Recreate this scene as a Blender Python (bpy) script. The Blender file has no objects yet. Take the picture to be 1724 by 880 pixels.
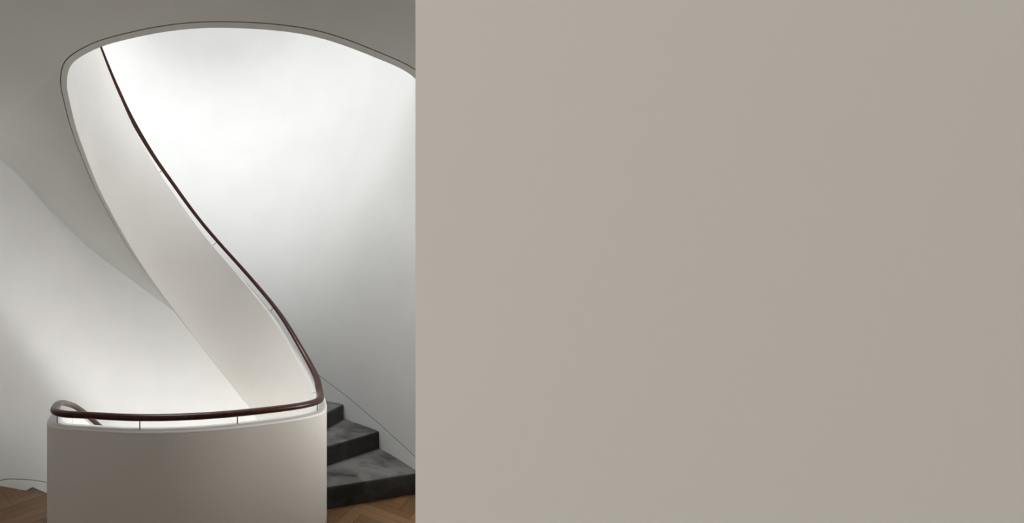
import bpy, bmesh, math, random
import numpy as np
from mathutils import Vector

random.seed(7)
scene = bpy.context.scene
COL = scene.collection
R = math.radians

# ------------------------------------------------------------------ camera, light, exposure
FPX, PX, PY, CAMZ = 587.0, 350.0, 545.0, 1.5        # focal length and principal point in pixels of the 1724x880 frame
cam = bpy.data.cameras.new('camera')
cam.sensor_fit = 'HORIZONTAL'
cam.sensor_width = 36.0
cam.lens = 36.0 * FPX / 1724.0
cam.shift_x = (862.0 - PX) / 1724.0
cam.shift_y = (PY - 440.0) / 1724.0
cam.clip_start = 0.05
cam_o = bpy.data.objects.new('camera', cam)
COL.objects.link(cam_o)
cam_o.location = (0, 0, CAMZ)
cam_o.rotation_euler = (R(90), 0, 0)
scene.camera = cam_o

scene.view_settings.view_transform = 'Standard'
scene.view_settings.look = 'None'
scene.view_settings.gamma = 1.0
scene.view_settings.use_curve_mapping = False
scene.view_settings.exposure = 0.0

world = bpy.data.worlds.new('sky')
scene.world = world
world.use_nodes = True
world.node_tree.nodes['Background'].inputs['Color'].default_value = (1.0, 0.955, 0.885, 1)
world.node_tree.nodes['Background'].inputs['Strength'].default_value = 0.57

sun = bpy.data.lights.new('sun', 'SUN')  # added sun from behind the camera, lights the taupe panel evenly
sun.energy = 3.04
sun.angle = R(0.5)
sun.color = (1.0, 0.97, 0.93)
sun_o = bpy.data.objects.new('sun', sun)
COL.objects.link(sun_o)
sun_o.location = (-4, -7, 2.5)
sun_o.rotation_euler = Vector((1.0, 1.0, -0.025)).to_track_quat('-Z', 'Y').to_euler()

def area(name, loc, direction, sx, sy, power, color, spread=180):
    l = bpy.data.lights.new(name, 'AREA')
    l.shape = 'RECTANGLE'; l.size = sx; l.size_y = sy
    l.energy = power; l.color = color; l.spread = R(spread)
    o = bpy.data.objects.new(name, l); COL.objects.link(o)
    o.location = loc
    o.rotation_euler = Vector(direction).to_track_quat('-Z', 'Y').to_euler()
    return o
SKYLIGHT = (-0.15, 3.5, 6.2)                        # roof light over the well
area('skylight_daylight', SKYLIGHT, (0, 0, -1), 2.2, 1.4, 45, (0.97, 0.985, 1.0), 95)
HIGHFILL = (-0.35, 0.2, 5.75)                        # added lamp upstairs, brightens the back wall; no window known
area('upper_fill', HIGHFILL, (0.2, 1, -0.45), 1.7, 1.0, 88, (0.96, 0.985, 1.0), 140)
LOWWIN = (1.74, 2.3, -1.5)                          # window of the storey below
area('lower_window_daylight', LOWWIN, (-1, 0.6, 0.3), 1.4, 1.4, 160, (1.0, 0.995, 0.975))
LOWFILL = (-1.80, 2.2, -1.3)  # added unseen lamp, brightens the right side of the string
area('lower_left_fill', LOWFILL, (1, 0.3, 0.35), 1.2, 1.2, 72, (1.0, 0.99, 0.97))
SIDEFILL = (1.86, 1.88, 1.3)                         # added lamp hidden by the panel wall, brightens the drum's right
area('side_fill', SIDEFILL, (-1, 0.1, -0.2), 0.45, 1.2, 9, (1.0, 0.955, 0.90), 110)

# ------------------------------------------------------------------ materials
def nodes(name):
    m = bpy.data.materials.new(name); m.use_nodes = True
    nt = m.node_tree; b = nt.nodes['Principled BSDF']
    return m, nt, b
def link(nt, a, b): nt.links.new(a, b)
def ramp(nt, fac, stops):
    n = nt.nodes.new('ShaderNodeValToRGB')
    e = n.color_ramp.elements
    while len(e) < len(stops): e.new(0.5)
    for k, (p, c) in enumerate(stops):
        e[k].position = p; e[k].color = (*c, 1)
    link(nt, fac, n.inputs[0]); return n.outputs[0]
def noise(nt, scale, detail=3, vec=None, rough=0.5):
    n = nt.nodes.new('ShaderNodeTexNoise')
    n.inputs['Scale'].default_value = scale; n.inputs['Detail'].default_value = detail
    n.inputs['Roughness'].default_value = rough
    if vec is not None: link(nt, vec, n.inputs['Vector'])
    return n.outputs['Fac']
def coords(nt, scale=(1, 1, 1), out='Object'):
    t = nt.nodes.new('ShaderNodeTexCoord'); mp = nt.nodes.new('ShaderNodeMapping')
    mp.inputs['Scale'].default_value = scale
    link(nt, t.outputs[out], mp.inputs['Vector']); return mp.outputs[0]
def bump(nt, b, h, strength, dist=0.002):
    n = nt.nodes.new('ShaderNodeBump'); n.inputs['Strength'].default_value = strength
    n.inputs['Distance'].default_value = dist
    link(nt, h, n.inputs['Height']); link(nt, n.outputs[0], b.inputs['Normal'])

def plaster(name, c, var=0.02, rough=0.75):
    m, nt, b = nodes(name)
    v = coords(nt)
    f = noise(nt, 2.2, 4, v)
    link(nt, ramp(nt, f, [(0.3, tuple(x * (1 - var) for x in c)), (0.7, tuple(min(1, x * (1 + var)) for x in c))]), b.inputs['Base Color'])
    b.inputs['Roughness'].default_value = rough
    b.inputs['Specular IOR Level'].default_value = 0.25
    bump(nt, b, noise(nt, 160, 2, v), 0.06)
    return m
M_WALL = plaster('white_plaster', (0.80, 0.80, 0.79))
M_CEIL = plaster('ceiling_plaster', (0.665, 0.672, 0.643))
M_PARAPET = plaster('parapet_plaster', (0.78, 0.765, 0.735))
M_COPING = plaster('coping_lacquer', (0.84, 0.84, 0.82), 0.008, 0.45)
M_TAUPE = plaster('taupe_panel', (0.503, 0.483, 0.455), 0.0, 0.9)
M_GAP, _nt, _b = nodes('gap_shade_strip')  # dark colour stands in for the shade inside narrow gaps
_b.inputs['Base Color'].default_value = (0.09, 0.085, 0.08, 1); _b.inputs['Roughness'].default_value = 0.9

M_WOOD, nt, b = nodes('mahogany')
v = coords(nt, (9, 9, 9))
g = noise(nt, 6, 6, v, 0.65)
link(nt, ramp(nt, g, [(0.3, (0.016, 0.004, 0.0025)), (0.55, (0.050, 0.0115, 0.0065)), (0.8, (0.12, 0.03, 0.015))]), b.inputs['Base Color'])
b.inputs['Roughness'].default_value = 0.3
b.inputs['Specular IOR Level'].default_value = 0.3

M_STEEL, nt, b = nodes('dark_steel')
b.inputs['Base Color'].default_value = (0.16, 0.155, 0.15, 1); b.inputs['Metallic'].default_value = 0.8; b.inputs['Roughness'].default_value = 0.4

M_CARPET, nt, b = nodes('grey_silk_carpet')
v = coords(nt, (1, 1, 1), 'Object')
warp = nt.nodes.new('ShaderNodeTexNoise'); warp.inputs['Scale'].default_value = 3.0
link(nt, v, warp.inputs['Vector'])
mx = nt.nodes.new('ShaderNodeMixRGB'); mx.inputs[0].default_value = 0.35
link(nt, v, mx.inputs[1]); link(nt, warp.outputs['Color'], mx.inputs[2])
big = noise(nt, 4.2, 6, mx.outputs[0], 0.62)
fine = noise(nt, 240, 2, v)
pile = ramp(nt, big, [(0.40, (0.030, 0.029, 0.027)), (0.62, (0.060, 0.058, 0.055))])
# brushed nap patches; upward faces painted paler for the light on treads
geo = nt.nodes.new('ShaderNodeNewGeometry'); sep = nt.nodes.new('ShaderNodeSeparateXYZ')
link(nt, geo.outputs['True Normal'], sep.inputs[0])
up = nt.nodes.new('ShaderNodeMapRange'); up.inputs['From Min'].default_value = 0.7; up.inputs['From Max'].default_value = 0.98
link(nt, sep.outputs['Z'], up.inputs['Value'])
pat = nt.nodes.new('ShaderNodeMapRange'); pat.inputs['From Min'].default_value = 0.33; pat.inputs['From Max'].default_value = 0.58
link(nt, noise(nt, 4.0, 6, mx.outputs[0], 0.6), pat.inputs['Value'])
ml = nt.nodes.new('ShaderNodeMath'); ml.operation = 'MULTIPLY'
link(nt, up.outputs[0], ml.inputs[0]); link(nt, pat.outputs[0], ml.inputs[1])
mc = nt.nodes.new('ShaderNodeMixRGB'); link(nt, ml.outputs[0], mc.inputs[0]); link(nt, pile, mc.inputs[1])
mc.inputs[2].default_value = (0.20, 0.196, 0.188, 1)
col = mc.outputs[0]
mu = nt.nodes.new('ShaderNodeMixRGB'); mu.blend_type = 'MULTIPLY'; mu.inputs[0].default_value = 0.5
link(nt, col, mu.inputs[1])
link(nt, ramp(nt, fine, [(0.3, (0.6, 0.6, 0.6)), (0.7, (1, 1, 1))]), mu.inputs[2])
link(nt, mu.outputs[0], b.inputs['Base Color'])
b.inputs['Roughness'].default_value = 0.95
b.inputs['Sheen Weight'].default_value = 0.25; b.inputs['Sheen Roughness'].default_value = 0.35
b.inputs['Specular IOR Level'].default_value = 0.1
bump(nt, b, fine, 0.5, 0.004)

M_OAK, nt, b = nodes('oak_parquet')
oi = nt.nodes.new('ShaderNodeObjectInfo')
v = coords(nt, (2.0, 26, 26), 'Object')
off = nt.nodes.new('ShaderNodeVectorMath'); off.operation = 'ADD'
sc_ = nt.nodes.new('ShaderNodeVectorMath'); sc_.operation = 'SCALE'
link(nt, oi.outputs['Location'], sc_.inputs[0]); sc_.inputs['Scale'].default_value = 13.7
link(nt, v, off.inputs[0]); link(nt, sc_.outputs[0], off.inputs[1])
gr = noise(nt, 1.6, 5, off.outputs[0], 0.6)
base = ramp(nt, oi.outputs['Random'], [(0.0, (0.165, 0.085, 0.034)), (0.5, (0.215, 0.115, 0.048)), (1.0, (0.265, 0.152, 0.070))])
mu = nt.nodes.new('ShaderNodeMixRGB'); mu.blend_type = 'MULTIPLY'; mu.inputs[0].default_value = 0.6
link(nt, base, mu.inputs[1])
link(nt, ramp(nt, gr, [(0.3, (0.62, 0.58, 0.54)), (0.65, (1, 1, 1))]), mu.inputs[2])
link(nt, mu.outputs[0], b.inputs['Base Color'])
b.inputs['Roughness'].default_value = 0.5
M_SUB, nt, b = nodes('subfloor')
b.inputs['Base Color'].default_value = (0.06, 0.04, 0.025, 1)

# ------------------------------------------------------------------ helpers
def mesh_obj(name, verts, faces, mat, parent=None, smooth=False, kind=None, label=None, category=None, recalc=True):
    me = bpy.data.meshes.new(name)
    me.from_pydata([tuple(map(float, v)) for v in verts], [], faces)
    if recalc:
        bm = bmesh.new(); bm.from_mesh(me)
        bmesh.ops.recalc_face_normals(bm, faces=bm.faces)
        bm.to_mesh(me); bm.free()
    me.materials.append(mat)
    if smooth:
        for p in me.polygons: p.use_smooth = True
        me.set_sharp_from_angle(angle=R(35))
    o = bpy.data.objects.new(name, me); COL.objects.link(o)
    if parent is not None: o.parent = parent
    if kind: o['kind'] = kind
    if label: o['label'] = label
    if category: o['category'] = category
    return o

def empty(name, loc, label, category, group=None):
    o = bpy.data.objects.new(name, None); COL.objects.link(o)
    o['label'] = label; o['category'] = category
    if group: o['group'] = group
    return o

def sweep(sections, closed_profile=True, caps=True):
    """sections: list of lists of points (same length); returns verts, faces."""
    n = len(sections[0]); V = []; Fc = []
    for s in sections: V += list(s)
    m = n if closed_profile else n - 1
    for i in range(len(sections) - 1):
        for j in range(m):
            a = i * n + j; b_ = i * n + (j + 1) % n
            Fc.append((a, b_, b_ + n, a + n))
    if caps and closed_profile:
        Fc.append(tuple(range(n))[::-1])
        Fc.append(tuple((len(sections) - 1) * n + k for k in range(n)))
    return V, Fc

def prism(poly, z0, z1):
    n = len(poly)
    V = [(x, y, z0) for x, y in poly] + [(x, y, z1) for x, y in poly]
    Fc = [tuple(range(n))[::-1], tuple(range(n, 2 * n))]
    for i in range(n): Fc.append((i, (i + 1) % n, (i + 1) % n + n, i + n))
    return V, Fc

def boxes(bl):
    V = []; Fc = []
    for x0, x1, y0, y1, z0, z1 in bl:
        k = len(V)
        v, f = prism([(x0, y0), (x1, y0), (x1, y1), (x0, y1)], z0, z1)
        V += v; Fc += [tuple(i + k for i in q) for q in f]
    return V, Fc

# ------------------------------------------------------------------ plan of the stairwell
C0 = np.array([-0.06, 2.9])
RISE_TOTAL = 3.40; NR = 19; RISE = RISE_TOTAL / NR
T = 0.085                       # parapet thickness
HB = 1.366                      # rail to underside of the string
ZC = 3.40 - 0.3655              # ceiling of this storey
RK = np.array([0.924, 0.923, 0.925, 0.931, 0.937, 0.936, 0.936, 0.934, 0.931, 0.931, 0.931, 0.934, 0.949, 0.954, 0.955, 0.948, 0.950, 0.959,
               0.966, 0.987, 1.021, 1.065, 1.142, 1.222, 1.149, 1.099, 1.053, 1.012, 0.981, 0.965, 0.971, 0.992, 1.003, 0.969, 0.938, 0.931])
ZK = np.array([0.985, 1.043, 1.251, 1.653, 2.113, 2.602, 3.143, 3.644, 4.05, 4.306, 4.40])
def cat(p0, p1, p2, p3, f): return p1 + .5 * f * (p2 - p0 + f * (2 * p0 - 5 * p1 + 4 * p2 - p3 + f * (3 * (p1 - p2) + p3 - p0)))
def r_in(th):
    u = (np.asarray(th, float) % 360) / 10; i = np.floor(u).astype(int); f = u - i
    return cat(RK[(i - 1) % 36], RK[i % 36], RK[(i + 1) % 36], RK[(i + 2) % 36], f)
def z_flight(th):
    u = np.clip((np.asarray(th, float) + 40) / 26, 0, 9.9999); i = np.floor(u).astype(int); f = u - i
    g = lambda k: ZK[np.clip(i + k, 0, 10)]
    return cat(g(-1), g(0), g(1), g(2), f)
_D = np.arange(0, 360, 0.5)
def plan_raw(th):
    th = np.asarray(th, float); r = r_in(th)
    return C0 + np.stack([r * np.cos(np.radians(th)), r * np.sin(np.radians(th))], -1)
def plan(th, off=0.0):
    th = np.asarray(th, float); d = plan_raw(th + 0.4) - plan_raw(th - 0.4)
    d = d / np.linalg.norm(d, axis=-1, keepdims=True)
    return plan_raw(th) + off * np.stack([d[..., 1], -d[..., 0]], -1)
# outer wall of the stair
WT = [-20, -10, 6, 23, 37, 55, 75, 90, 110, 135, 158, 170, 180, 190, 200]
WR = [2.07, 1.97, 1.93, 2.05, 2.13, 2.16, 2.12, 2.07, 2.01, 1.95, 1.875, 1.882, 1.915, 1.96, 2.05]
_wt = np.linspace(0, 184, 369)
_k = np.exp(-0.5 * (np.arange(-30, 31) / 12.0) ** 2); _k /= _k.sum()
_wr = np.convolve(np.interp(np.linspace(-15, 199, 429), WT, WR), _k, 'same')[30:399]
def wall_pt(th, inset=0.0):
    r = np.interp(th, _wt, _wr) - inset
    return C0 + np.stack([r * np.cos(np.radians(th)), r * np.sin(np.radians(th))], -1)

# path of the rail: lower flight, landing, upper flight, upper landing
OPEN_I = np.array([(-0.885, 2.215), (-0.78, 2.13), (-0.63, 2.05), (-0.47, 2.0), (-0.31, 1.96), (-0.17, 1.935), (0.0, 1.92), (0.15, 1.922), (0.3, 1.93), (0.5, 1.955), (0.68, 2.0), (0.87, 2.07), (1.06, 2.15), (1.22, 2.22), (1.37, 2.31)]) * (ZC - CAMZ) / 1.63
OPEN_I = np.vstack([OPEN_I, [(1.50, 2.36), (1.68, 2.52), (1.80, 2.66)]])
d = np.gradient(OPEN_I, axis=0); d /= np.linalg.norm(d, axis=1)[:, None]
OPEN_C = OPEN_I + np.stack([d[:, 1], -d[:, 0]], 1) * T / 2
_pp = np.vstack([plan(210.0), plan(216.0), OPEN_C, 2 * OPEN_C[-1] - OPEN_C[-2]])
_u = np.arange(0, len(_pp) - 3, 0.1)
_i = _u.astype(int); _f = (_u - _i)[:, None]
OPEN_C = cat(_pp[_i], _pp[_i + 1], _pp[_i + 2], _pp[_i + 3], _f)[1:]
phi = np.arange(20, 576.01, 0.5)
pts = plan(phi % 360)
lo = np.minimum(z_flight(np.minimum(phi, 220)) - RISE_TOTAL - 0.026 * np.clip((218 - phi) / 16, 0, 1), 1.0)
up = z_flight(np.clip(phi - 360, -40, 220))
zz = np.where(phi < 220, lo, np.where(phi < 320, 1.0, np.maximum(up, 1.0)))
cp = np.vstack([pts, OPEN_C]); cz = np.r_[zz, np.full(len(OPEN_C), 4.40)]; cphi = np.r_[phi, 576 + np.arange(1, len(OPEN_C) + 1) * 1.0]
s = np.r_[0, np.cumsum(np.linalg.norm(np.diff(cp, axis=0), axis=1))]
DS = 0.015
ss = np.arange(0, s[-1], DS)
PX_ = np.interp(ss, s, cp[:, 0]); PY_ = np.interp(ss, s, cp[:, 1]); PZ = np.interp(ss, s, cz); PPHI = np.interp(ss, s, cphi)
def smooth(a, sig):
    k = np.arange(-40, 41); w = np.exp(-0.5 * (k * DS / sig) ** 2); w /= w.sum()
    pad = np.r_[2 * a[0] - a[1:41][::-1], a, 2 * a[-1] - a[-41:-1][::-1]]
    return np.convolve(pad, w, 'valid')
XY = np.stack([np.where(PPHI > 545, smooth(a_, 0.055), smooth(a_, 0.028)) for a_ in (PX_, PY_)], 1)
PZ = np.where(PPHI > 360 + 150, smooth(PZ, 0.13), smooth(PZ, 0.06))
TAN = np.gradient(XY, axis=0); TAN /= np.linalg.norm(TAN, axis=1)[:, None]
NOR = np.stack([TAN[:, 1], -TAN[:, 0]], 1)          # away from the void
SL = np.gradient(PZ) / DS
GAP = 0.061 * np.sqrt(1 + SL ** 2) * np.where(np.abs(SL) > 0.3, 1.14, 1.0)
GAP = smooth(GAP, 0.1)
TOP = PZ - GAP                                       # top of the coping
BOT = PZ - HB
def sl(a, b_): return np.where((PPHI >= a) & (PPHI <= b_))[0]
def at(i, off, z): return (XY[i, 0] + NOR[i, 0] * off, XY[i, 1] + NOR[i, 1] * off, z)

# ------------------------------------------------------------------ setting: walls
YP = 1.5                                             # face of the wall added for the flat taupe panel
XP = (699.5 - PX) / FPX * YP
XL, XW, XR, YB, XE = -1.985, -3.7, 1.885, -1.8, 4.9             # left wall, stair right wall, rear wall, end of the room
ZTOP, ZLOW = 6.32, -3.40
# the curved wall of the stair, from the lowest floor to the roof
w_th = np.linspace(2, 183, 240)
wp = wall_pt(w_th)
wp = np.vstack([[(XR, 1.60)], [(XR, 2.2)], [(XR, 2.6)], wp, [(XL, 2.4)], [(XL, 1.8)], [(XL, 1.2)]])
dd = np.gradient(wp, axis=0); dd /= np.linalg.norm(dd, axis=1)[:, None]
wo = wp + np.stack([dd[:, 1], -dd[:, 0]], 1) * 0.15
secs = [[(a[0], a[1], ZLOW), (b_[0], b_[1], ZLOW), (b_[0], b_[1], ZTOP), (a[0], a[1], ZTOP)] for a, b_ in zip(wp, wo)]
V, Fc = sweep(secs)
wall_back = mesh_obj('wall_back', V, Fc, M_WALL, smooth=True, kind='structure',
                     label='tall white curved plaster wall wrapping the stair')
# added wall standing in for the flat panel, splayed end out of view
V, Fc = prism([(XP, YP), (XE, YP), (XE, YP + 0.10), (XP + 0.10, YP + 0.10)], 0.0, ZC)
mesh_obj('added_panel_wall', V, Fc, M_TAUPE, kind='structure', label='flat taupe panel filling the right of the view, built as an added wall')
# unseen rear wall, its opening added and sized for the sun beam; end wall
WX0, WX1, WZ0, WZ1 = XP - 0.45 - (YP - YB + 0.2), 0.7, 0.25, ZC - 0.01
V, Fc = boxes([(XW - .15, WX0, YB - .2, YB, -0.36, ZC), (WX1, XE, YB - .2, YB, -0.36, ZC), (WX0, WX1, YB - .2, YB, -0.36, WZ0),
               (XW - .15, XE, YB - .2, YB, ZC, ZTOP)])
mesh_obj('wall_rear', V, Fc, M_WALL, kind='structure')
V, Fc = boxes([(XW - .15, XW, YB - .2, 1.2, -0.36, ZTOP), (XW - .15, XL - .0, 1.2, 1.35, -0.36, ZTOP)])
mesh_obj('wall_left', V, Fc, M_WALL, kind='structure')
V, Fc = boxes([(XE, XE + .15, YB - .2, YP + .1, -0.36, ZTOP)])
mesh_obj('wall_end', V, Fc, M_WALL, kind='structure')
V, Fc = boxes([(XR, XE + .15, YP + 0.10, YP + 0.22, ZLOW, ZTOP)])
mesh_obj('wall_side', V, Fc, M_WALL, kind='structure')
# lower storey: floor and front wall
V, Fc = boxes([(XL - .2, XR + .4, 0.4, 5.3, ZLOW - .1, ZLOW)])
mesh_obj('floor_lower', V, Fc, M_OAK, kind='structure')
V, Fc = boxes([(XL, XR + .1, .5, .64, ZLOW, -0.36)])
mesh_obj('wall_lower', V, Fc, M_WALL, kind='structure')
V, Fc = boxes([(XW, XE, 0.0, 0.12, 3.40, ZTOP)])  # added unseen wall, carries the frame of the upper lamp
mesh_obj('added_upper_wall', V, Fc, M_WALL, kind='structure')
def frame_x(name, x, y0, y1, z0, z1, w=0.05):         # added frame on the solid wall at x
    V, Fc = boxes([(x - .03, x + .01, y0 - w, y0, z0 - w, z1 + w), (x - .03, x + .01, y1, y1 + w, z0 - w, z1 + w), (x - .03, x + .01, y0, y1, z0 - w, z0), (x - .03, x + .01, y0, y1, z1, z1 + w)])
    return mesh_obj(name, V, Fc, M_COPING, kind='structure')
def frame_y(name, y, x0, x1, z0, z1, w=0.05):
    V, Fc = boxes([(x0 - w, x0, y - .01, y + .03, z0 - w, z1 + w), (x1, x1 + w, y - .01, y + .03, z0 - w, z1 + w), (x0, x1, y - .01, y + .03, z0 - w, z0), (x0, x1, y - .01, y + .03, z1, z1 + w)])
    return mesh_obj(name, V, Fc, M_COPING, kind='structure')
frame_x('added_frame_1', XR, 1.64, 2.96, -2.25, -.75)  # frame added beside the lower lamp, wall unbroken behind
frame_x('added_frame_2', XR, 1.65, 2.11, .7, 1.9, .03)  # frame added beside the side lamp, no opening
frame_x('added_frame_3', XL + .03, 1.6, 2.6, -1.9, -.7)  # frame added beside the lower left lamp, no opening
frame_y('added_frame_4', .12, -1.2, .5, 5.2, 6.25)  # frame added behind the upper lamp, no opening
# roof with the skylight opening
sx0, sx1, sy0, sy1 = SKYLIGHT[0] - 1.15, SKYLIGHT[0] + 1.15, SKYLIGHT[1] - .75, SKYLIGHT[1] + .75
V, Fc = boxes([(XW - .15, sx0, YB, 5.4, 6.32, 6.47), (sx1, XE, YB, 5.4, 6.32, 6.47), (sx0, sx1, YB, sy0, 6.32, 6.47), (sx0, sx1, sy1, 5.4, 6.32, 6.47)])
mesh_obj('ceiling_upper', V, Fc, M_WALL, kind='structure')

# ------------------------------------------------------------------ ceiling of this storey and its slab
TRIM = 0.034; GAPW = 0.006
up_i = sl(360 + 211, 9999)
edge_ceiling = [tuple(XY[i] + NOR[i] * (-T / 2 + TRIM + GAPW)) for i in up_i]
a0 = edge_ceiling[0]
ceil_poly = edge_ceiling + [(XR + .05, 2.72), (XR + .05, YP + .1), (XE, YP + .1), (XE, YB), (XL - .05, YB), (XL - .05, 2.75)]
# the soffit of the flight meets the ceiling along the last ruled line
SO_I = [-40, 0, 22, 70, 112.6, 122.8, 132.7, 142.5, 152.1, 163.5, 177, 199, 210, 222]
SO_O = [-6, 10, 35, 72, 102.5, 111.5, 119.6, 128.4, 136.4, 144.6, 154, 164, 168.5, 175]
so_last = wall_pt(166.5)
ceil_poly = edge_ceiling + [(XR + .05, 2.72), (XR + .05, YP + .1), (XE, YP + .1), (XE, YB), (XW - .05, YB), (XW - .05, 1.25), (XL - .05, 1.25), (XL - .05, 2.6), (XL - .01, 2.9), tuple(so_last)]
bm = bmesh.new()
vs = [bm.verts.new((x, y, ZC)) for x, y in ceil_poly]
f = bm.faces.new(vs)
bmesh.ops.triangulate(bm, faces=[f])
bmesh.ops.recalc_face_normals(bm, faces=bm.faces)
geo = bmesh.ops.extrude_face_region(bm, geom=bm.faces[:])
for e in geo['geom']:
    if isinstance(e, bmesh.types.BMVert): e.co.z = 3.40
bmesh.ops.recalc_face_normals(bm, faces=bm.faces)
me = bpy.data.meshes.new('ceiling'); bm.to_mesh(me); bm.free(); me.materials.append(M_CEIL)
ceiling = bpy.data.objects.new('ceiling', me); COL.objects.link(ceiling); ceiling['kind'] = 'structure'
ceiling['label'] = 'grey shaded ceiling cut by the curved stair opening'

# edge bead along the opening and down the string, with a dark strip for the shade in its gap
idx = sl(360 + 60, 9999)
Bt = BOT
V, Fc = sweep([[at(i, -T / 2, Bt[i]), at(i, -T / 2 + TRIM, Bt[i]), at(i, -T / 2 + TRIM, Bt[i] + .012), at(i, -T / 2, Bt[i] + .012)] for i in idx])
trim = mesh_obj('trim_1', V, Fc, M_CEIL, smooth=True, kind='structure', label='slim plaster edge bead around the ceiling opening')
V, Fc = sweep([[at(i, -T / 2 + TRIM - .001, Bt[i] + .004), at(i, -T / 2 + TRIM + GAPW + .004, Bt[i] + .004), at(i, -T / 2 + TRIM + GAPW + .004, Bt[i] + .010), at(i, -T / 2 + TRIM - .001, Bt[i] + .010)] for i in idx])
mesh_obj('gap_shade_strip', V, Fc, M_GAP, parent=trim)

# ------------------------------------------------------------------ floor with herringbone blocks
TI = [-6, 12, 22]                       # angles of the risers at the string
for k in range(4, NR + 1):
    target = k * RISE + 0.91
    g = np.linspace(20, 215, 800)
    TI.append(float(np.interp(target, z_flight(g), g)))
for k, v_ in zip((15, 16, 17, 18), (150, 158, 167, 177)): TI[k] = v_
TO = list(np.interp(TI, [-6, 12, 22, 70, 112, 148, 167, 177], [5.7, 23.2, 37.2, 74, 107, 138, 158, 170]))
left_in = plan(TI[18], T / 2); left_out = wall_pt(TO[18])
right_in = plan(TI[0] + 4, T / 2); right_out = wall_pt(TO[0] + 4)
drum = [tuple(plan(a, 0.0)) for a in np.arange(TI[18], 360 + TI[0] + 4.01, 1.5)]
floor_poly = [tuple(left_out)] + drum + [tuple(right_out), (XR, 2.4), (XR, YP + .16), (XE, YP + .16), (XE, YB), (XW, YB), (XW, 1.2), (XL, 1.2), (XL, 2.4)]
V, Fc = prism(floor_poly, -0.36, -0.016)
floor = mesh_obj('floor', V, Fc, M_SUB, kind='structure', label='oak herringbone parquet floor of the landing')

def clip(sub, rect):
    """part of polygon sub inside the convex polygon rect (counter-clockwise)"""
    out = list(sub)
    for k in range(len(rect)):
        ax, ay = rect[k]; bx, by = rect[(k + 1) % len(rect)]
        inside = lambda p: (bx - ax) * (p[1] - ay) - (by - ay) * (p[0] - ax) >= 0
        src, out = out, []
        if not src: return []
        for m in range(len(src)):
            p, q = src[m - 1], src[m]
            ip, iq = inside(p), inside(q)
            if ip != iq:
                dp = (bx - ax) * (p[1] - ay) - (by - ay) * (p[0] - ax); dq = (bx - ax) * (q[1] - ay) - (by - ay) * (q[0] - ax)
                t_ = dp / (dp - dq); out.append((p[0] + t_ * (q[0] - p[0]), p[1] + t_ * (q[1] - p[1])))
            if iq: out.append(q)
    return out
def parea(p): return abs(sum(p[i - 1][0] * p[i][1] - p[i][0] * p[i - 1][1] for i in range(len(p)))) / 2
def dedupe(p):
    o = []
    for q in p:
        if not o or math.hypot(q[0] - o[-1][0], q[1] - o[-1][1]) > 1e-4: o.append(q)
    if len(o) > 1 and math.hypot(o[0][0] - o[-1][0], o[0][1] - o[-1][1]) < 1e-4: o.pop()
    return o
BW, BL = 0.095, 0.57                  # block width and length (ratio 6)
J = 0.0011
ca, sa = math.cos(R(45)), math.sin(R(45))
rest_V, rest_F = [], []
shared = None
n_ = 6
for a in range(-70, 71):
    for c_ in range(-16, 17):
        for kind in (0, 1):
            # herringbone in block units: horizontals at (a + 2nc, a), verticals at (a + 2nc + n, a - n + 1)
            if kind == 0: x0, y0, wx, wy = a + 2 * n_ * c_, a, n_, 1
            else: x0, y0, wx, wy = a + 2 * n_ * c_ + n_, a - n_ + 1, 1, n_
            x0, y0, wx, wy = x0 * BW, y0 * BW, wx * BW, wy * BW
            cx, cy = x0 + wx / 2, y0 + wy / 2
            wx_, wy_ = cx * ca - cy * sa, cx * sa + cy * ca + 1.0
            if not (XW - .4 < wx_ < XE + .4 and YB - .4 < wy_ < 3.7): continue
            loc = [(x0 + J, y0 + J), (x0 + wx - J, y0 + J), (x0 + wx - J, y0 + wy - J), (x0 + J, y0 + wy - J)]
            rect = [(x * ca - y * sa, x * sa + y * ca + 1.0) for x, y in loc]
            pc = dedupe(clip(floor_poly, rect))
            if len(pc) < 3 or parea(pc) < 0.0008: continue
            near = wy_ > 0.55 and -2.2 < wx_ < 2.3
            ang = R(45) if kind == 0 else R(135)
            if not near:
                k0 = len(rest_V); v, f_ = prism(pc, -0.016, -0.0003)
                rest_V += v; rest_F += [tuple(i + k0 for i in q) for q in f_]
                continue
            cs, sn = math.cos(-ang), math.sin(-ang)
            lp = [((x - wx_) * cs - (y - wy_) * sn, (x - wx_) * sn + (y - wy_) * cs) for x, y in pc]
            if len(pc) == 4 and parea(pc) > 0.99 * (wx - 2 * J) * (wy - 2 * J):
                if shared is None:
                    v, f_ = prism(lp, -0.016, 0)
                    tmp = mesh_obj('plank', v, f_, M_OAK, parent=floor)
                    bm = bmesh.new(); bm.from_mesh(tmp.data)
                    bmesh.ops.bevel(bm, geom=[e for e in bm.edges if all(q.co.z > -.001 for q in e.verts)], offset=0.0012, segments=1, affect='EDGES')
                    bm.to_mesh(tmp.data); bm.free(); shared = tmp.data; o = tmp
                else:
                    o = bpy.data.objects.new('plank', shared); COL.objects.link(o); o.parent = floor
            else:
                v, f_ = prism(lp, -0.016, 0)
                o = mesh_obj('plank', v, f_, M_OAK, parent=floor)
            o.location = (wx_, wy_, random.uniform(-0.0006, 0.0002)); o.rotation_euler = (0, 0, ang)
o = mesh_obj('parquet_blocks', rest_V, rest_F, M_OAK, parent=floor, kind='stuff', recalc=False)

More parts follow.
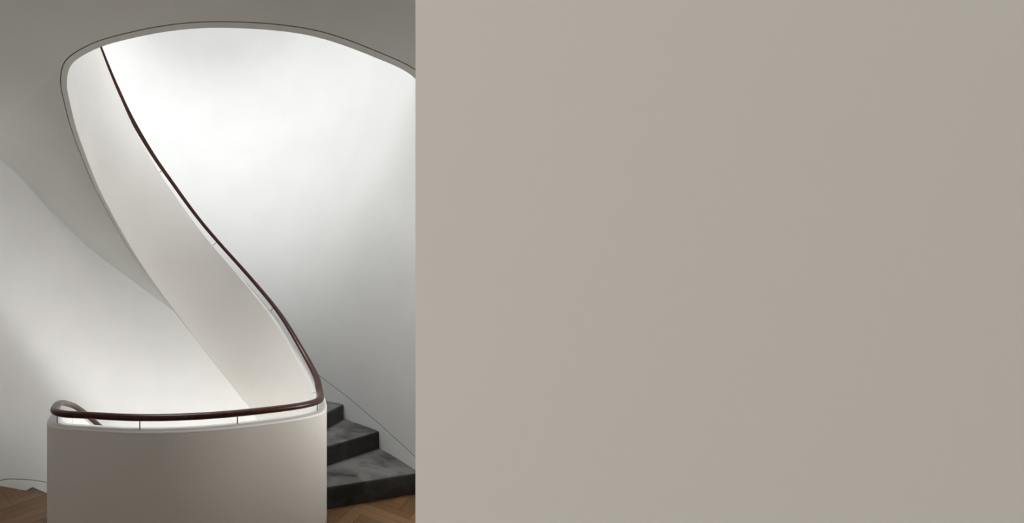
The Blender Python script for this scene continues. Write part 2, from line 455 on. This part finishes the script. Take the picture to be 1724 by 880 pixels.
# ------------------------------------------------------------------ skirting with its gap shade as a dark strip
def ribbon(pts, z0, z1, out, th):
    """strip on the face through pts; out = unit normals into the room, th = thickness"""
    return sweep([[(p[0] + n[0] * -.01, p[1] + n[1] * -.01, a), (p[0] + n[0] * th, p[1] + n[1] * th, a), (p[0] + n[0] * th, p[1] + n[1] * th, b_), (p[0] - n[0] * .01, p[1] - n[1] * .01, b_)]
                  for p, n, a, b_ in zip(pts, out, z0, z1)])
def wall_normals(p):
    d = np.gradient(p, axis=0); d /= np.linalg.norm(d, axis=1)[:, None]
    return np.stack([-d[:, 1], d[:, 0]], 1)
def nosing(th_o, lower):
    hi = np.interp(th_o, TO, [RISE * (k + 1) for k in range(NR)])
    return hi - (RISE_TOTAL if lower else 0)
def skirting(name, path, ztop, zbot, label):
    n = wall_normals(path)
    V, Fc = ribbon(path, zbot, ztop, n, 0.003)
    o = mesh_obj(name, V, Fc, M_WALL, smooth=True, kind='structure', label=label)
    V, Fc = ribbon(path, ztop, ztop + 0.0065, n, 0.0012)
    mesh_obj('gap_shade_strip', V, Fc, M_GAP, parent=o)
    return o
tt = np.linspace(4, 120, 160); p = wall_pt(tt)
p = np.vstack([[(XR, 1.7)], [(XR, 2.3)], p]); zt = np.interp(tt, [4, 8.2, 17.8, 27.7, 37.1, 41.4, 46.4, 60, 120], [.275, .298, .368, .489, .653, .733, .84, 1.12, 2.62])
zt = np.r_[0.225, 0.25, zt]
zt = np.convolve(np.r_[[zt[0]] * 4, zt, [zt[-1]] * 4], np.ones(9) / 9, 'valid')
skirting('baseboard_right', p, zt, zt - 0.26, 'flush white skirting with a painted dark shadow line climbing beside the steps')
tt = np.linspace(60, 183, 160); p = wall_pt(tt); zt = nosing(tt, True) + 0.065
zt = np.where(tt > 170, 0.065, zt)
p = np.vstack([p, [(XL, 2.3)], [(XL, 1.21)]]); zt = np.r_[zt, .065, .065]
zt = np.convolve(np.r_[[zt[0]] * 5, zt, [zt[-1]] * 5], np.ones(11) / 11, 'valid')
skirting('baseboard_left', p, zt, zt - 0.30, 'flush white skirting with a painted dark shadow line beside the oak floor')

# ------------------------------------------------------------------ staircase flights
def flight(lower):
    dz = -RISE_TOTAL if lower else 0.0
    root = empty('staircase', (0, 0, 0),
                 'carpeted flight going down at the left behind the oak floor edge' if lower else 'carpeted curved flight rising from the right of the white drum',
                 'staircase')
    for k in range(1, NR):
        if lower and k < 4: continue
        ti = np.linspace(TI[k - 1], TI[k] + 0.5, 6); to = np.linspace(TO[k - 1], TO[k] + 0.5, 6)
        inner = [tuple(q) for q in plan(ti, T / 2 + 0.004)]; outer = [tuple(q) for q in wall_pt(to, 0.005)]
        poly = inner + outer[::-1]
        z1 = k * RISE + dz; z0 = z1 - RISE + 0.0006
        v, f_ = prism(poly, z0, z1)
        n = len(poly)
        if k > 5:
            v = [(x, y, z + RISE * .45) if (i_ < n and i_ >= 6) else (x, y, z) for i_, (x, y, z) in enumerate(v)]
        me = bpy.data.meshes.new('step'); me.from_pydata([tuple(map(float, q)) for q in v], [], f_)
        bm = bmesh.new(); bm.from_mesh(me); bm.verts.ensure_lookup_table()
        bmesh.ops.recalc_face_normals(bm, faces=bm.faces)
        fe = [e for e in bm.edges if {e.verts[0].index, e.verts[1].index} == {n, 2 * n - 1}]
        sub = bmesh.ops.subdivide_edges(bm, edges=fe, cuts=10)
        ed = [e for e in bm.edges if all(abs(q.co.z - z1) < 1e-5 for q in e.verts) and
              all(abs(np.cross(np.array(outer[0]) - inner[0], np.array(q.co[:2]) - inner[0])) < 1e-4 for q in e.verts)]
        bmesh.ops.bevel(bm, geom=ed, offset=0.022, segments=5, profile=0.55, affect='EDGES')
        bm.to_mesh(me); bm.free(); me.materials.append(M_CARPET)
        for q in me.polygons: q.use_smooth = True
        me.set_sharp_from_angle(angle=R(40))
        o = bpy.data.objects.new('step', me); COL.objects.link(o); o.parent = root
        if k == 1 and not lower: o['label'] = 'grey carpeted bottom step'
    # soffit: ruled surface between string and wall
    th = np.linspace(-40, 226, 320)
    _g = np.linspace(-60, 246, 613); _m = np.interp(_g, SO_I + [246], SO_O + [193]); _kk = np.exp(-.5 * (np.arange(-24, 25) / 9.0) ** 2)
    _m = np.r_[_m[:24], np.convolve(_m, _kk / _kk.sum(), 'valid'), _m[-24:]]
    ths = np.interp(th, _g, _m)
    ip = lambda a_: np.interp(th + 360, PPHI, a_)
    off = -T / 2 + TRIM + GAPW
    zs = ip(BOT)
    zs = zs + np.maximum(th - 213, 0) * 0.0002 + dz
    A = [np.array(q) for q in zip(ip(XY[:, 0] + NOR[:, 0] * off), ip(XY[:, 1] + NOR[:, 1] * off), zs)]
    B = [np.array([*wall_pt(b_, -0.01), a[2]]) for a, b_ in zip(A, ths)]
    nx = 8
    secs = []
    for a, b_ in zip(A, B):
        row = [a + (b_ - a) * j / nx for j in range(nx + 1)]
        secs.append([tuple(q) for q in row] + [tuple(q + np.array([0, 0, .03])) for q in row[::-1]])
    V, Fc = sweep(secs)
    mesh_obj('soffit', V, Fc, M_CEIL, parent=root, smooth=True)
    return root
flight(False)
flight(True)

# ------------------------------------------------------------------ balustrade: parapet ribbon and coping
bal = empty('balustrade', (0, 0, 0), 'white curved plaster balustrade sweeping round the stairwell and up', 'balustrade')
CAP = 0.012
def ribbon_part(name, a, b_, bottom_shift=0.013):
    ix = sl(a, b_)
    secs = [[at(i, -T / 2, BOT[i] + bottom_shift), at(i, -T / 2 + TRIM, BOT[i] + bottom_shift), at(i, T / 2, BOT[i] + 0.09), at(i, T / 2, TOP[i] - CAP), at(i, -T / 2, TOP[i] - CAP)] for i in ix]
    V, Fc = sweep(secs)
    return mesh_obj(name, V, Fc, M_PARAPET, parent=bal, smooth=True)
def coping_part(a, b_, parent):
    ix = sl(a, b_); h = T / 2 + 0.0006; r = 0.010
    prof = [(-h, -CAP + .0008)]
    for k in range(4): prof.append((-h + r - r * math.cos(k * math.pi / 6), -r + r * math.sin(k * math.pi / 6)))
    for k in range(4): prof.append((h - r + r * math.sin(k * math.pi / 6), -r + r * math.cos(k * math.pi / 6)))
    prof.append((h, -CAP + .0008))
    V, Fc = sweep([[at(i, u, TOP[i] + w) for u, w in prof] for i in ix])
    return mesh_obj('coping', V, Fc, M_COPING, parent=parent, smooth=True)
E0 = PPHI[-1]
for nm, a, b_ in (('flight_parapet', 20, 205), ('landing_parapet', 205 - .3, 345), ('flight_parapet', 345 - .3, 600), ('landing_parapet', 600 - .3, E0)):
    pr = ribbon_part(nm, a, b_)
    coping_part(a, b_, pr)
# dark strip for the skirting gap's shade, outside the landing parapet
ix = sl(215, 343)
V, Fc = sweep([[at(i, T / 2 - .004, .2), at(i, T / 2 + .001, .2), at(i, T / 2 + .001, .2065), at(i, T / 2 - .004, .2065)] for i in ix])
mesh_obj('gap_shade_strip', V, Fc, M_GAP, parent=bal)

# ------------------------------------------------------------------ handrail on slim posts
hr = empty('handrail', (0, 0, 0), 'dark polished mahogany handrail on slim steel posts following the balustrade', 'handrail')
RR = 0.0190; RW = 0.0255                   # oval section: half height, half width
NS = 18
secs = []
for i in range(0, len(XY)):
    t3 = Vector((TAN[i, 0], TAN[i, 1], SL[i])).normalized()
    n3 = Vector((NOR[i, 0], NOR[i, 1], 0)); b3 = n3.cross(t3).normalized()
    if b3.z < 0: b3 = -b3
    secs.append([tuple(Vector((XY[i, 0], XY[i, 1], PZ[i])) + n3 * (RW * math.cos(2 * math.pi * k / NS)) + b3 * (RR * math.sin(2 * math.pi * k / NS))) for k in range(NS)])
V, Fc = sweep(secs)
mesh_obj('rail', V, Fc, M_WOOD, parent=hr, smooth=True)
def post(i):
    r = 0.0032
    p0 = Vector(at(i, 0, TOP[i] - .004))
    t3 = Vector((TAN[i, 0], TAN[i, 1], SL[i])).normalized(); n3 = Vector((NOR[i, 0], NOR[i, 1], 0))
    b3 = n3.cross(t3).normalized()
    if b3.z < 0: b3 = -b3
    p1 = Vector((XY[i, 0], XY[i, 1], PZ[i])) - b3 * (RR * .6)
    p0 = p1 - b3 * (0.061 - RR * .3)
    x = n3; y = t3
    ring = lambda c, r_: [tuple(c + x * (r_ * math.cos(k * math.pi / 4)) + y * (r_ * math.sin(k * math.pi / 4))) for k in range(8)]
    V, Fc = sweep([ring(p0, r), ring(p1 - b3 * .006, r), ring(p1 - b3 * .006, r * 1.8), ring(p1, r * 1.8)])
    mesh_obj('post', V, Fc, M_STEEL, parent=hr, smooth=True)
def find(px, a, b_):
    ix = sl(a, b_); u = PX + FPX * XY[ix, 0] / XY[ix, 1]
    return int(ix[np.argmin(np.abs(u - px))])
for px, a, b_ in ((97, 225, 250), (235, 230, 300), (400, 250, 330), (534, 290, 330), (461, 360, 430), (366, 380, 470), (274, 400, 510)):
    post(find(px, a, b_))
for ph in (185, 150, 120, 90, 360 + 135, 360 + 165, 360 + 195): post(int(np.argmin(np.abs(PPHI - ph))))
